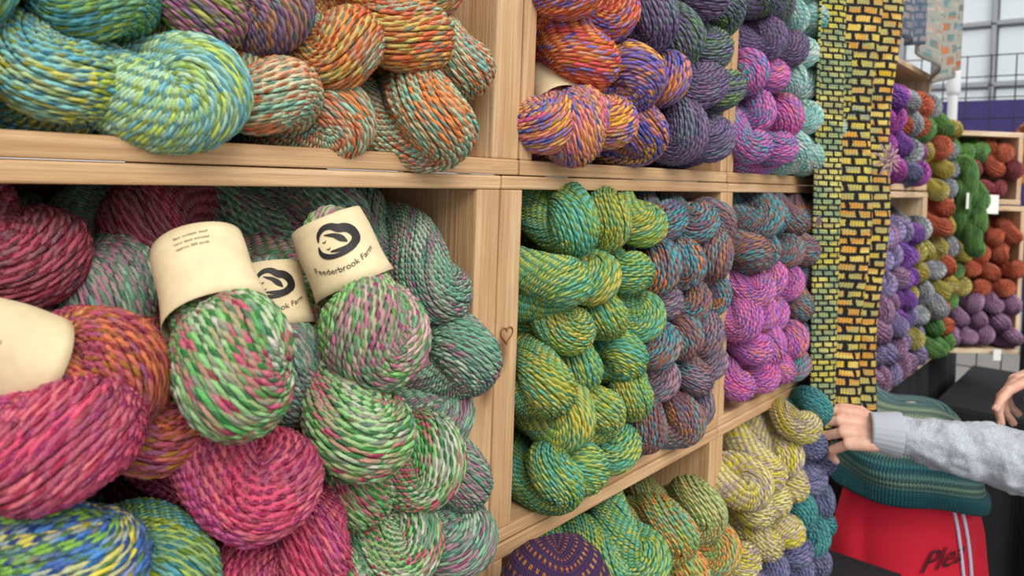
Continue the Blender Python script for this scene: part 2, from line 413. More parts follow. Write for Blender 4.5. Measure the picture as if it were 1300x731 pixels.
# lower left crate: back fill + front skeins
stack('yarn_skein_pile', .11, .52, -.365, -.05, .085, lambda x, z: (ch(['dark_red', 'dark_red', 'grey_green']) if x < .28 else ch(['grey_green', 'grey_green', 'green_pink'])), sc=.85, dx=.078, dz=.058)
group('yarn_skein_pile', [
 (A_, 'magenta', .146, -.045, -.146, (-.45, -1, -.15), 1.9, 1.10),
 (B_, 'magenta_orange', .219, -.005, -.160, (.3, -1, -.5), 1.4, 1.05),
 (A_, 'dark_red', .160, .06, -.055, (.3, -1, -.3), 1.8, 1.1), (C_, 'dark_red', .255, .09, -.045, (-.5, -1, -.2), .4, 1.05),
 (D_, 'grey_green', .417, .08, -.035, (.9, -1, -.1), .9, 1.05), (C_, 'grey_green', .212, .06, -.095, (-.3, -1, -.6), .2, 1.05),
 (B_, 'grey_green', .485, .01, -.100, (.2, -1, -.7), 1.1, .98), (A_, 'grey_green', .503, -.01, -.166, (.3, -1, -.1), .5, 1.),
 (C_, 'grey_green', .490, .01, -.222, (.1, -1, -.3), 2.2, .92), (A_, 'green_rose', .356, -.045, -.186, (-.3, -1, -.5), 1.0, 1.17),
 (D_, 'magenta', .270, -.045, -.208, (.2, -1, -.35), 1.75, 1.12), (B_, 'green_rose', .445, -.02, -.250, (.3, -1, -.4), 2.5, 1.0),
 (A_, 'grey_green', .497, -.01, -.280, (.3, -1, -.2), .5, .92), (C_, 'grey_green', .492, -.015, -.335, (-.2, -1, -.2), 2.0, 1.),
 (D_, 'green_rose', .375, -.01, -.258, (.4, -1, -.2), .9, .95), (B_, 'green_rose', .42, -.02, -.315, (.4, -1, -.2), 1.9, .95),
 (A_, 'magenta', .320, -.03, -.280, (-.2, -1, -.2), .1, .95), (C_, 'blue_yellow', .157, -.040, -.222, (.5, -1, -.2), 1.6, 1.0),
 (B_, 'blue_yellow', .10, -.035, -.228, (-.4, -1, -.2), .6, .95), (A_, 'green_blue', .215, -.025, -.258, (.6, -1, -.1), .2, .9),
 (B_, 'blue_yellow', .15, -.04, -.29, (-.4, -1, -.2), .6, 1.0), (B_, 'magenta', .26, -.04, -.305, (-.4, -1, -.2), .6, 1.0),
 (A_, 'magenta_orange', .255, .02, -.155, (-.4, -1, -.2), .6, .9), (A_, 'green_rose', .36, -.02, -.345, (-.4, -1, -.2), .6, .95)], sc=.93)

# ------------------------------------------------------------------ banded (labelled) skeins
PAPER = simple('kraft_paper', '#e3cfa6', .75, noise=.07, nscale=90, sat=1.)
INK = simple('black_ink', '#141210', .6)
def text_mesh(name, body, size, fmap, shear=0.):
    c = bpy.data.curves.new('tmp', 'FONT'); c.body = body; c.size = size; c.align_x = 'CENTER'; c.resolution_u = 3; c.shear = shear
    o = bpy.data.objects.new('tmp', c); COL.objects.link(o)
    bpy.context.view_layer.update()
    me0 = o.evaluated_get(bpy.context.evaluated_depsgraph_get()).to_mesh()
    V = [tuple(fmap(v.co.x, v.co.y)) for v in me0.vertices]; F = [tuple(p.vertices) for p in me0.polygons]
    bpy.data.objects.remove(o); bpy.data.curves.remove(c)
    me = bpy.data.meshes.new(name); me.from_pydata(V, [], F); me.update(); return me
def ribbon(pts, wid, fmap, V, F):
    def cr(p, t):
        i = min(int(t), len(p)-2); f = t-i
        g = lambda k: p[max(0, min(len(p)-1, k))]
        a, b, c, d = g(i-1), g(i), g(i+1), g(i+2)
        return tuple(.5*((2*b[q])+(-a[q]+c[q])*f+(2*a[q]-5*b[q]+4*c[q]-d[q])*f*f+(-a[q]+3*b[q]-3*c[q]+d[q])*f**3) for q in range(len(b)))
    full = [(x, y, w) for (x, y), w in zip(pts, wid)]
    D = [cr(full, k/5) for k in range(5*(len(full)-1)+1)]
    n = len(D); b = len(V)
    for i, (x, y, w) in enumerate(D):
        a = D[max(0, i-1)]; c = D[min(n-1, i+1)]
        dx, dy = c[0]-a[0], c[1]-a[1]; l = math.hypot(dx, dy) or 1
        w = w/2; nx, ny = -dy/l*w, dx/l*w
        V.append(tuple(fmap(x+nx, y+ny))); V.append(tuple(fmap(x-nx, y-ny)))
    for i in range(n-1): F.append((b+2*i, b+2*i+1, b+2*i+3, b+2*i+2))
def banded(mat, lobe, label, roll, scale, me, logo='logo', off=0., out=(-.62, -.78, .15)):
    lx, lz = pos(lobe[0], lobe[2]); bx, bz = pos(label[0], label[2])
    d = Vector((lx-bx, lobe[1]-label[1], lz-bz))
    e = empty('labelled_yarn_skein'); M = frame((lx, lobe[1], H+lz), d, roll, scale); e.matrix_basis = M
    o = obj('yarn_strands', me, parent=e); dye(o, mat)
    zc = -.069; hl = .029
    R = .0312
    rad = lambda ph, z: (R+.0018*(z-zc)/hl)*(1+.02*math.sin(3*ph+1))+.0008*math.sin(z*110+ph*2)
    V, F = [], []; n = 64; m = 8
    for i in range(m+1):
        z = zc-hl+2*hl*i/m
        for j in range(n):
            ph = 2*math.pi*j/n; r = rad(ph, z); V.append((r*math.cos(ph), r*math.sin(ph), z+.0012*math.sin(ph*2+1)*(1 if i in (0, m) else 0)))
    for i in range(m):
        for j in range(n): F.append((i*n+j, i*n+(j+1) % n, (i+1)*n+(j+1) % n, (i+1)*n+j))
    me2 = bpy.data.meshes.new('paper_band'); me2.from_pydata(V, [], F); me2.update()
    for p in me2.polygons: p.use_smooth = True
    b = obj('paper_band', me2, PAPER, e); s = b.modifiers.new('s', 'SOLIDIFY'); s.thickness = .0004
    lo = (M.to_3x3().inverted() @ Vector(out)); p0 = math.atan2(lo.y, lo.x)+off
    def fm(x, y):
        ph = p0-x/R; z = zc-y; r = rad(ph, z)+.0007
        return (r*math.cos(ph), r*math.sin(ph), z)
    if logo == 'logo':
        V, F = [], []
        fl = lambda x, y: fm(x*1.05, y*1.05+.007)
        ribbon([(-.012, .004), (-.010, .009), (-.005, .012), (.001, .0115), (.006, .008), (.011, .0065), (.015, .003), (.016, -.002), (.013, -.006), (.007, -.008), (0, -.0075), (-.006, -.006)], [.001, .003, .004, .005, .0065, .007, .0075, .007, .006, .004, .003, .001], fl, V, F)
        ribbon([(-.013, .001), (-.013, -.004), (-.010, -.008), (-.004, -.0105), (.004, -.011), (.012, -.009), (.018, -.004)], [.001, .003, .004, .0035, .003, .002, .0005], fl, V, F)
        ribbon([(-.006, .0075), (-.003, .006), (.001, .004), (.005, .000), (.008, -.004)], [.0005, .002, .0035, .005, .001], fl, V, F)
        ribbon([(-.009, .003), (-.0075, .002), (-.006, .003)], [.0004, .001, .0004], fl, V, F)
        ribbon([(-.008, -.003), (-.0065, -.004), (-.005, -.003)], [.0004, .001, .0004], fl, V, F)
        me3 = bpy.data.meshes.new('label_logo'); me3.from_pydata(V, [], F); me3.update(); obj('label_logo', me3, INK, e)
        obj('label_text', text_mesh('label_text', 'Feederbrook Farm', .0066, lambda x, y: fm(x, y-.0175+14*x*x)), INK, e)
    else:
        for k, tx in enumerate(('fiber content: wool', 'hand dyed worsted', 'approx 200 yards')):
            obj('label_text_%d' % k, text_mesh('label_text', tx, .0030, lambda x, y, k=k: fm(x+.004, y+.020-.0048*k)), INK, e)
banded('green_rose', (.237, -.072, -.120), (.245, -.026, -.070), .8, .99, WA[0], 'text')
banded('green_pink', (.370, -.050, -.118), (.360, -.020, -.062), 1.9, .98, WA[1], 'logo')
banded('grey_green', (.324, .005, -.155), (.328, .030, -.100), 1.0, .90, WA[0], 'logo', off=-.2)
banded('magenta_orange', (.180, -.020, -.128), (.125, -.020, -.098), .3, .90, WA[1], 'text')
banded('brown_teal', (1.00, -.02, -.10), (1.02, .03, -.045), .3, .85, WA[1], 'text')
banded('pink_yellow', (.665, -.02, .060), (.690, .03, .115), .3, .95, WA[0], 'text')

# ------------------------------------------------------------------ second stall section
WM = WOOD2
crate(1.90, 2.47, -.535, -.008, ts=.025, mat=WM); crate(1.90, 2.47, -.004, .335, ts=.02, mat=WM)
stack('yarn_skein_pile', 1.92, 2.45, -.515, -.08, -.0, lambda x, z: (ch(['lavender', 'lavender', 'mauve']) if x < 2.14 else ch(['purple', 'purple', 'lavender']) if x < 2.3 else ch(['mustard', 'grey_white', 'mustard'])) if z > -.40 else ch(['mauve', 'mustard', 'lavender']), lo=True)
stack('yarn_skein_pile', 1.92, 2.45, .01, .27, -.0, lambda x, z: ch(['magpurple', 'magpurple', 'purple']) if x < 2.12 else ch(['grey_white', 'slate_purple', 'magpurple', 'rust']) if x < 2.32 else ch(['mustard', 'grey_white', 'forest']), lo=True)
PB = Matrix.Translation((2.74, .02, 0)) @ Matrix.Rotation(math.radians(-46), 4, 'Z')
crate(0, .30, -.53, -.045, ts=.015, mat=WM, pre=PB, d=.25); crate(0.02, .28, -.04, .195, ts=.015, mat=WM, pre=PB, d=.25)
stack('yarn_skein_pile', .015, .29, -.51, -.10, .0, lambda x, z: 'mauve' if z < -.32 else (ch(['forest', 'mustard']) if x < .1 else 'rust'), lo=True, pre=PB, dx=.07, dz=.055, sc=.8)
stack('yarn_skein_pile', .03, .28, -.02, .15, .0, lambda x, z: (ch(['forest', 'crimson', 'forest']) if x < .14 else ch(['rust', 'crimson'])), lo=True, pre=PB, dx=.07, dz=.055, sc=.8)
crate(2.475, 2.74, -.535, -.008, ts=.02, mat=WM)
stack('yarn_skein_pile', 2.49, 2.73, -.515, .20, -.02, lambda x, z: ch(['forest', 'mustard', 'rust', 'grey_white']), lo=True)
e = empty('yarn_skein_pile')
for i in range(3): skein(LO[0], 'forest', (2.66, -.10, H-.03-.07*i), (.1, -.4, -1), i, .8, 'skein_%d' % i, e)
CARD = simple('white_card', '#f2f2ee', .6)
for (cx, cy, cz, rz, s_) in ((2.80, -.12, H-.04, -46, 1.), (2.60, -.085, H-.03, 0, .8), (2.88, -.145, H-.53, -46, .6)):
    b = Boards(); b.box(-.022*s_, .022*s_, -.001, .001, -.03*s_, .03*s_)
    o = obj('price_card', b.mesh('price_card'), CARD); o.location = (cx, cy, cz); o.rotation_euler = (0, 0, math.radians(rz))

# ------------------------------------------------------------------ cloth helpers
def sheet(name, fn, nx, nz, mat, thick=.004, uvs=(1, 1)):
    V, F = [], []; U = []
    for i in range(nz+1):
        for j in range(nx+1): V.append(tuple(fn(j/nx, i/nz)))
    for i in range(nz):
        for j in range(nx):
            q = (i*(nx+1)+j, i*(nx+1)+j+1, (i+1)*(nx+1)+j+1, (i+1)*(nx+1)+j); F.append(q)
            for c_ in ((j, i), (j+1, i), (j+1, i+1), (j, i+1)): U.append((c_[0]/nx*uvs[0], c_[1]/nz*uvs[1]))
    me = bpy.data.meshes.new(name); me.from_pydata(V, [], F)
    uv = me.uv_layers.new(name='UVMap')
    for i, u in enumerate(U): uv.data[i].uv = u
    for p in me.polygons: p.use_smooth = True
    me.update(); o = obj(name, me, mat)
    if thick:
        s = o.modifiers.new('s', 'SOLIDIFY'); s.thickness = thick; s.offset = 0
    return o
def brick_knit(name, cols, bw, bh, mortar='#1a191e', ms=.0022, st=.0042, wob=.0012):
    # slip-stitch knit: coloured blocks on a dark ground, made of V stitches of size st
    t = NT(name, .95); uv, x, y = t.uv()
    sx_ = t.math('FRACT', t.math('MULTIPLY', x, 1/st)); tri = t.math('ABSOLUTE', t.math('SUBTRACT', sx_, .5))
    yy0 = t.math('MULTIPLY_ADD', tri, st*.9, y)
    wv = t.noise(t.comb(t.math('MULTIPLY', x, 45), t.math('MULTIPLY', y, 45), 0.), 1, 2)
    wv2 = t.noise(t.comb(t.math('MULTIPLY', x, 50), t.math('MULTIPLY', y, 50), 9.), 1, 2)
    xx = t.math('MULTIPLY_ADD', wv, wob*10, x); yy = t.math('MULTIPLY_ADD', wv2, wob*6, yy0)
    br = t.n('ShaderNodeTexBrick'); t.l(t.comb(xx, yy, 0.), br.inputs['Vector']); br.inputs['Scale'].default_value = 1
    br.inputs['Brick Width'].default_value = bw; br.inputs['Row Height'].default_value = bh
    br.inputs['Mortar Size'].default_value = ms; br.inputs['Mortar Smooth'].default_value = .15
    br.inputs['Color1'].default_value = (1, 1, 1, 1); br.inputs['Color2'].default_value = (.8, .8, .8, 1); br.inputs['Mortar'].default_value = (0, 0, 0, 1)
    c = t.ramp(t.rng(t.noise(t.comb(t.math('MULTIPLY', x, 6), t.math('MULTIPLY', y, 14), 0.), 1, 3), .33, .67), [lin(c) for c in cols])
    c = t.mix(1., c, br.outputs['Color'], 'MULTIPLY')
    t.col(t.mix(br.outputs['Fac'], c, lin(mortar)))
    w = t.math('SUBTRACT', 1., t.math('MULTIPLY', tri, 2.))
    rows = t.math('ABSOLUTE', t.math('SINE', t.math('MULTIPLY', yy0, math.pi/st)))
    t.bump(t.math('ADD', w, rows), .0025, .9)
    return t.m
BK1 = brick_knit('knit_green_yellow', ['#b5bc70', '#ecd968', '#92b08c', '#f5e688', '#b8b080'], .017, .011, ms=.0020, wob=.0007)
BK2 = brick_knit('knit_yellow_black', ['#f7cf50', '#fae28c', '#f0ac55', '#c5c488', '#f8da68', '#a0b0a0'], .026, .017, ms=.0033, wob=.0010)
ZR = .70
def sc1(u, v):
    z = ZR-1.18*v; x = 1.365+.14*u+.05*(1-(z+.5)/.9)*1
    return (x, -.045+.014*math.sin(u*9+v*2)-.01*v, H+z)
def sc2(u, v):
    z = ZR-1.20*v; s = max(0, min(1, (.46-z)/.97)); w = .33-.12*s
    return (1.475+w*u+.03*s, -.06+.024*math.sin(u*13+v*2.5+.6)*(1+.4*s)+.006*math.sin(v*17), H+z)
sheet('knitted_scarf', sc1, 24, 100, BK1, uvs=(.14, 1.18)); sheet('knitted_scarf', sc2, 48, 100, BK2, uvs=(.33, 1.20))
def rail(name, x0, x1, y, z):
    cu = bpy.data.curves.new(name, 'CURVE'); cu.dimensions = '3D'; cu.bevel_depth = .010
    for a, b_ in (((x0, y, z), (x1, y, z)), ((x0+.02, y, z), (x0+.02, .33, z)), ((x1-.02, y, z), (x1-.02, .33, z)), ((x0+.02, .33, z), (x0+.02, .33, .1)), ((x1-.02, .33, z), (x1-.02, .33, .1))):
        sp = cu.splines.new('POLY'); sp.points.add(1); sp.points[0].co = (*a, 1); sp.points[1].co = (*b_, 1)
    cu.materials.append(WOOD); o = bpy.data.objects.new(name, cu); COL.objects.link(o)
rail('hanging_rail', 1.33, 1.86, -.045, H+ZR+.008); rail('hanging_rail', 1.885, 2.75, -.035, H+.708)
# brooch flower
V, F = [], []
for ring, (n, r, dz) in enumerate(((9, .036, 0), (7, .026, .008), (5, .015, .014))):
    for i in range(n):
        a = 2*math.pi*i/n+ring*.4; b0 = len(V)
        for (s, w, h) in ((0, .25, 0), (.5, 1, .35), (.85, .8, .45), (1, .2, .25)):
            for sd in (-1, 1):
                aa = a+sd*w*2.2/n*.62*(1 if s < .5 else .9)
                V.append((r*s*math.cos(aa)+.0001*sd, -(dz+r*.4*h), r*s*math.sin(aa)))
        for k in range(3): F.append((b0+2*k, b0+2*k+1, b0+2*k+3, b0+2*k+2))
me = bpy.data.meshes.new('brooch'); me.from_pydata(V, [], F); me.update()
o = obj('flower_brooch', me, simple('brooch_felt', '#a88890', .45, noise=.35, nscale=150, metal=.2)); o.location = (1.600, -.100, H+.055)
o.modifiers.new('s', 'SOLIDIFY').thickness = .002; ss = o.modifiers.new('ss', 'SUBSURF'); ss.levels = 2; ss.render_levels = 2
o.rotation_euler = (0, 0, math.radians(-30))
T1 = brick_knit('lace_bluegrey', ['#8f9fb0', '#b5a5a8', '#7a8aa0', '#c0b0a5'], .03, .02, '#5f6f80', .004)
T2 = brick_knit('shawl_orange', ['#e0783f', '#d9d5c5', '#6f9aa0', '#e08f5a', '#c55a3a'], .04, .03, '#b8b5aa', .006)
sheet('hanging_shawl', lambda u, v: (1.89+.25*u, -.035+.015*math.sin(u*12), H+.71-.36*v+.04*abs(u-.5)*v), 24, 20, T1, uvs=(.25, .36))
sheet('hanging_shawl', lambda u, v: (2.14+.50*u, -.035+.02*math.sin(u*16), H+.71-.34*v-.07*(1-abs(2*u-1))*v), 32, 20, T2, uvs=(.5, .36))
T3 = brick_knit('orange_plaid', ['#d5804a', '#e09a5a', '#af705a'], .06, .05, '#9a6048', .006)
def dr(u, v):
    s = (v-.5)*.5
    return (3.50+.34*u, -.16-.10*u+(.05 if v > .5 else -.05)*min(1, abs(s)*20)+.015*math.sin(u*14+v*3), H+.30-abs(s)*1.1+.01*math.sin(u*9))
sheet('draped_orange_shawl', dr, 30, 40, T3, uvs=(.4, .5))

# ------------------------------------------------------------------ lofted solids
class MB:
    def __init__(s): s.V, s.F = [], []
    def tube(s, pts, rad, S=16, flat=None):
        pts = [Vector(p) for p in pts]; P_, R_ = [], []
        def add(p, r): P_.append(p); R_.append(r)
        d0 = (pts[0]-pts[1]).normalized(); d1 = (pts[-1]-pts[-2]).normalized()
        for a in (80, 55, 30): add(pts[0]+d0*rad[0]*math.sin(math.radians(a)), rad[0]*math.cos(math.radians(a)))
        for i in range(len(pts)):
            add(pts[i], rad[i])
            if i < len(pts)-1:
                for f in (.33, .66): add(pts[i].lerp(pts[i+1], f), rad[i]*(1-f)+rad[i+1]*f)
        for a in (30, 55, 80): add(pts[-1]+d1*rad[-1]*math.sin(math.radians(a)), rad[-1]*math.cos(math.radians(a)))
        b = len(s.V); n = len(P_); e = None
        for i in range(n):
            T = (P_[min(n-1, i+1)]-P_[max(0, i-1)]).normalized()
            if e is None:
                e = T.cross(Vector((0, 0, 1)))
                if e.length < .1: e = T.cross(Vector((1, 0, 0)))
            e = (e-T*e.dot(T)).normalized(); f = T.cross(e)
            for k in range(S):
                a = 2*math.pi*k/S; s.V.append(P_[i]+(e*math.cos(a)+f*math.sin(a))*R_[i])
        for i in range(n-1):
            for k in range(S): s.F.append((b+i*S+k, b+i*S+(k+1) % S, b+(i+1)*S+(k+1) % S, b+(i+1)*S+k))
        s.F.append(tuple(b+k for k in reversed(range(S)))); s.F.append(tuple(b+(n-1)*S+k for k in range(S)))
    def ell(s, c, r, n=20, m=12, rot=None):
        b = len(s.V); c = Vector(c)
        for i in range(1, m):
            th = math.pi*i/m
            for k in range(n):
                a = 2*math.pi*k/n; v = Vector((r[0]*math.sin(th)*math.cos(a), r[1]*math.sin(th)*math.sin(a), r[2]*math.cos(th)))
                s.V.append(c+(rot @ v if rot else v))
        for i in range(m-2):
            for k in range(n): s.F.append((b+i*n+k, b+(i+1)*n+k, b+(i+1)*n+(k+1) % n, b+i*n+(k+1) % n))
        s.F.append(tuple(b+k for k in range(n))); s.F.append(tuple(b+(m-2)*n+k for k in reversed(range(n))))
    def loft(s, rings, S=40):
        b = len(s.V)
        for z, rx, ry, cx, cy in rings:
            for k in range(S):
                a = 2*math.pi*k/S; s.V.append(Vector((cx+rx*math.cos(a), cy+ry*math.sin(a), z)))
        n = len(rings)
        for i in range(n-1):
            for k in range(S): s.F.append((b+i*S+k, b+i*S+(k+1) % S, b+(i+1)*S+(k+1) % S, b+(i+1)*S+k))
        s.F.append(tuple(b+k for k in reversed(range(S)))); s.F.append(tuple(b+(n-1)*S+k for k in range(S)))
    def make(s, name, mat, parent=None, vox=None, smooth=3, mw=None, disp=None):
        me = bpy.data.meshes.new(name); me.from_pydata([tuple(v) for v in s.V], [], s.F); me.update()
        for p in me.polygons: p.use_smooth = True
        o = obj(name, me, mat, parent, mw)
        if vox:
            r = o.modifiers.new('r', 'REMESH'); r.mode = 'VOXEL'; r.voxel_size = vox; r.use_smooth_shade = True
        if smooth:
            q = o.modifiers.new('q', 'SMOOTH'); q.iterations = smooth; q.factor = .5
        if disp:
            tx = bpy.data.textures.new('folds', 'CLOUDS'); tx.noise_scale = disp[1]; tx.noise_depth = 2
            dm = o.modifiers.new('d', 'DISPLACE'); dm.texture = tx; dm.strength = disp[0]; dm.texture_coords = 'LOCAL'
        return o

# ------------------------------------------------------------------ knitted hat on stand
PUR = brick_knit('knit_purple_spots', ['#d98a4a', '#c5703f', '#e9aa6a'], .011, .010, '#4a2e5c', .0034, st=.003, wob=.0005)
def hat(u, v):
    a = 2*math.pi*u
    prof = [(.058, -.050), (.061, -.044), (.060, -.018), (.058, -.014), (.057, .0), (.052, .025), (.042, .044), (.026, .057), (.010, .062), (.0005, .063)]
    f = v*(len(prof)-1); i = min(int(f), len(prof)-2); f -= i
    r = prof[i][0]*(1-f)+prof[i+1][0]*f; z = prof[i][1]*(1-f)+prof[i+1][1]*f
    r *= 1+.03*math.sin(5*a)+.02*math.sin(2*a+1)
    return (.570+r*math.cos(a), -.085+r*math.sin(a), H-.410+z+.006*math.cos(a*2+1))
sheet('knitted_hat', hat, 60, 45, PUR, uvs=(.38, .16))
m = MB(); m.tube([(.570, -.085, .755), (.570, -.085, H-.370)], [.010, .010]); m.loft([(.732, .05, .05, .570, -.085), (.75, .05, .05, .570, -.085), (.755, .03, .03, .570, -.085)])
m.make('hat_stand', WOOD, smooth=0)

# ------------------------------------------------------------------ mannequin
RED = simple('red_fleece', '#d5243a', .9, noise=.08, nscale=300, bump=.0006)
MM = Matrix.Translation((1.845, -.120, 0)) @ Matrix.Rotation(math.radians(-44), 4, 'Z')
man = empty('clothing_mannequin'); man.matrix_basis = MM
prof = [(.44, .150, .10), (.455, .154, .103), (.50, .152, .10), (.62, .150, .10), (.74, .146, .10), (.82, .136, .094), (.87, .12, .080), (.91, .07, .055), (.95, .05, .045)]
m = MB(); m.loft([(z, a, b_, 0, 0) for z, a, b_ in prof])
for sx in (-1, 1):
    m.tube([(sx*.105, 0, .845), (sx*.134, -.005, .74), (sx*.150, -.02, .58), (sx*.150, -.045, .46)], [.038, .040, .038, .034])
m.loft([(.48, .085, .02, 0, -.088), (.56, .075, .022, 0, -.088), (.58, .06, .015, 0, -.088)])
m.make('red_hoodie', RED, man, vox=.006, smooth=4)
def fy(x, z):
    zs = [p[0] for p in prof]; rx = np.interp(z, zs, [p[1] for p in prof]); ry = np.interp(z, zs, [p[2] for p in prof])
    return -ry*math.sqrt(max(.01, 1-(x/rx)**2))
STR = simple('drawstring_cotton', '#d5def5', .8)
for k, pts in enumerate(([(.035, .87), (.048, .80), (.058, .74), (.070, .68), (.082, .63), (.088, .57)], [(.055, .87), (.072, .80), (.085, .74), (.096, .69), (.104, .64), (.108, .58)])):
    cu = bpy.data.curves.new('string', 'CURVE'); cu.dimensions = '3D'; cu.bevel_depth = .0034
    sp = cu.splines.new('NURBS'); sp.points.add(len(pts)-1); sp.use_endpoint_u = True
    for i, (x, z) in enumerate(pts): sp.points[i].co = (x, fy(x, z)-.005, z, 1)
    cu.materials.append(STR); o = bpy.data.objects.new('drawstring_%d' % k, cu); COL.objects.link(o); o.parent = man
obj('chest_lettering', text_mesh('lettering', 'Plea', .062, lambda x, y: (x+.012, fy(x+.012, y+.708)-.006, y+.708+x*.25), .5), simple('dark_print', '#3a0f18'), man)
m = MB(); m.tube([(0, 0, .90), (0, 0, .985)], [.045, .042]); m.make('mannequin_neck', simple('linen_form', '#cdbfa8', .9), man, smooth=0)
m = MB(); m.tube([(0, 0, .03), (0, 0, .46)], [.013, .013]); m.loft([(0, .15, .15, 0, 0), (.015, .15, .15, 0, 0), (.03, .04, .04, 0, 0)]); m.make('mannequin_stand', simple('dark_metal', '#26262a', .4, metal=.8), man, smooth=0)
def cowl_mat():
    t = NT('knit_cowl', .95); uv, x, y = t.uv()
    st = .0072
    sx_ = t.math('FRACT', t.math('MULTIPLY', x, 1/st)); tri = t.math('ABSOLUTE', t.math('SUBTRACT', sx_, .5))
    yy = t.math('MULTIPLY_ADD', tri, st*1.2, y)
    yn = t.math('MULTIPLY', yy, 1/.34)
    c = t.ramp(yn, [lin(c) for c in ['#2a606a', '#2f6f78', '#3a808a', '#a5c9b0', '#408a95', '#b8d4b0', '#45808f', '#c5d8b5', '#6a9aa0', '#b8ccb8', '#80b0b0']])
    sn = t.math('SINE', t.math('MULTIPLY', yy, 2*math.pi/.018))
    hem = t.rng(yn, .16, .2)
    c = t.mix(t.math('MULTIPLY', t.rng(sn, -.3, .5, 0, .65), hem), c, lin('#235565'))
    t.col(c)
    rows = t.math('ABSOLUTE', t.math('SINE', t.math('MULTIPLY', yy, math.pi/.009)))
    t.bump(t.math('ADD', t.math('SUBTRACT', 1., t.math('MULTIPLY', tri, 2.)), rows), .005, 1.)
    return t.m
cp = [(.158, .835), (.166, .84), (.165, .860), (.157, .872), (.156, .890), (.150, .92), (.141, .95), (.128, .98), (.110, 1.010), (.090, 1.03), (.072, 1.03), (.060, 1.00), (.056, .95)]
def cowl(u, v):
    a = 2*math.pi*u; f = v*(len(cp)-1); i = min(int(f), len(cp)-2); f -= i
    r = cp[i][0]*(1-f)+cp[i+1][0]*f; z = cp[i][1]*(1-f)+cp[i+1][1]*f
    r *= 1+.03*math.sin(6*a+z*25)+.03*math.sin(z*70+2*a)
    return (r*math.cos(a)-.005, r*.84*math.sin(a), z-.018*math.cos(a)+.008*math.sin(3*a))
o = sheet('knitted_cowl', cowl, 90, 70, cowl_mat(), thick=.006, uvs=(1., .34)); o.parent = man

# ------------------------------------------------------------------ shopper
SKIN = NT('skin', .5); SKIN.col(SKIN.mix(SKIN.rng(SKIN.noise(SKIN.obj(), 60, 3), .3, .7), lin('#e6b9a2', 1.), lin('#d8a08a', 1.)))
SKIN.b.inputs['Subsurface Weight'].default_value = .12; SKIN.b.inputs['Subsurface Radius'].default_value = (.01, .004, .002); SKIN = SKIN.m
NAIL = simple('nail', '#eec8ba', .3)
g = NT('grey_fleece', .95); nn = g.noise(g.obj(), 420, 3); g.col(g.mix(g.rng(nn, .35, .65), lin('#9da3ae', 1.), lin('#c0c5ce', 1.))); g.bump(g.math('ADD', g.math('MULTIPLY', nn, .3), g.math('MULTIPLY', g.noise(g.obj(), 22, 2), 5.)), .006, .6); GREY = g.m
per = empty('shopper')
def hand(name, wrist, fwd, back, side):
    X = Vector(fwd).normalized(); Z = Vector(back); Z = (Z-X*Z.dot(X)).normalized(); Yv = Z.cross(X)
    M = Matrix((X, Yv, Z)).transposed().to_4x4(); M = Matrix.Translation(wrist) @ M
    s = side
    m = MB()
    kn = [(.086, .030, .000), (.090, .010, .003), (.085, -.011, .002), (.076, -.030, -.003)]
    for (x, y, z) in kn: m.tube([(.0, y*.45, -.002), (x*.5, y*.8, .001), (x, y, z)], [.015, .0145, .0105], 14)
    m.tube([(-.07, 0, 0), (-.03, .0, 0), (.01, 0, 0)], [.026, .024, .022], 18)
    m.tube([(.012, .018, -.006), (.04, .030, -.012), (.055, .032, -.012)], [.016, .015, .011], 14)
    m.tube([(.02, -.016, -.008), (.06, -.024, -.009)], [.013, .012], 14)
    L = [(.044, .026, .019), (.049, .030, .020), (.045, .028, .020), (.035, .021, .018)]
    cu_ = [(10, 18, 12), (26, 34, 20), (40, 44, 26), (48, 48, 30)]
    spread = [.12, .02, -.05, -.13]; nails = []
    for (x, y, z), ls, cs, sp_ in zip(kn, L, cu_, spread):
        p = Vector((x, y, z)); pts = [Vector((x-.012, y, z)), p.copy()]; a = 0
        rr = [.0098, .0092]
        for i, (l, c) in enumerate(zip(ls, cs)):
            a += math.radians(c); d = Vector((math.cos(a)*math.cos(sp_), math.sin(sp_), -math.sin(a)))
            p = p+d*l; pts.append(p.copy()); rr.append((.0086, .0078, .0066)[i])
        m.tube(pts, rr, 14); up = Vector((math.sin(a), 0, math.cos(a)))
        nails.append((pts[-1]+up*.0058-d*.001, d, up))
    pts = [Vector((.022, .020, -.008)), Vector((.050, .042, -.014)), Vector((.080, .048, -.022)), Vector((.104, .042, -.030))]
    m.tube(pts, [.0135, .0115, .0100, .0080], 14)
    dd = (pts[3]-pts[2]).normalized(); upn = Vector((.0, .75, .5)); nails.append((pts[3]+upn.normalized()*.007, dd, upn))
    for v in m.V: v.y *= s
    if s < 0: m.F = [tuple(reversed(f)) for f in m.F]
    m.make(name, SKIN, per, vox=.0017, smooth=4, mw=M)
    nm = MB()
    for c, d, up in nails:
        c = Vector((c.x, c.y*s, c.z)); d = Vector((d.x, d.y*s, d.z)).normalized(); up = Vector((up.x, up.y*s, up.z)).normalized()
        up = (up-d*up.dot(d)).normalized(); R = Matrix((d, up.cross(d), up)).transposed()
        nm.ell(c, (.0060, .0048, .0014), 12, 8, R)
    nm.make(name+'_nails', NAIL, per, smooth=0, mw=M)
W1 = Vector((1.480, -.165, H-.445)); F1 = Vector((-.42, .90, .03))
hand('reaching_hand', W1, F1, (-.72, -.25, .65), -1)
W2 = Vector((1.775, -.385, H-.335)); F2 = Vector((-.62, .70, -.28))
hand('other_hand', W2, F2, (.1, .3, 1.), 1)
SH1 = Vector((1.73, -.62, 1.30)); SH2 = Vector((2.07, -.62, 1.30)); E1 = Vector((1.598, -.425, H-.475)); E2 = Vector((2.04, -.44, 1.10))
m = MB()
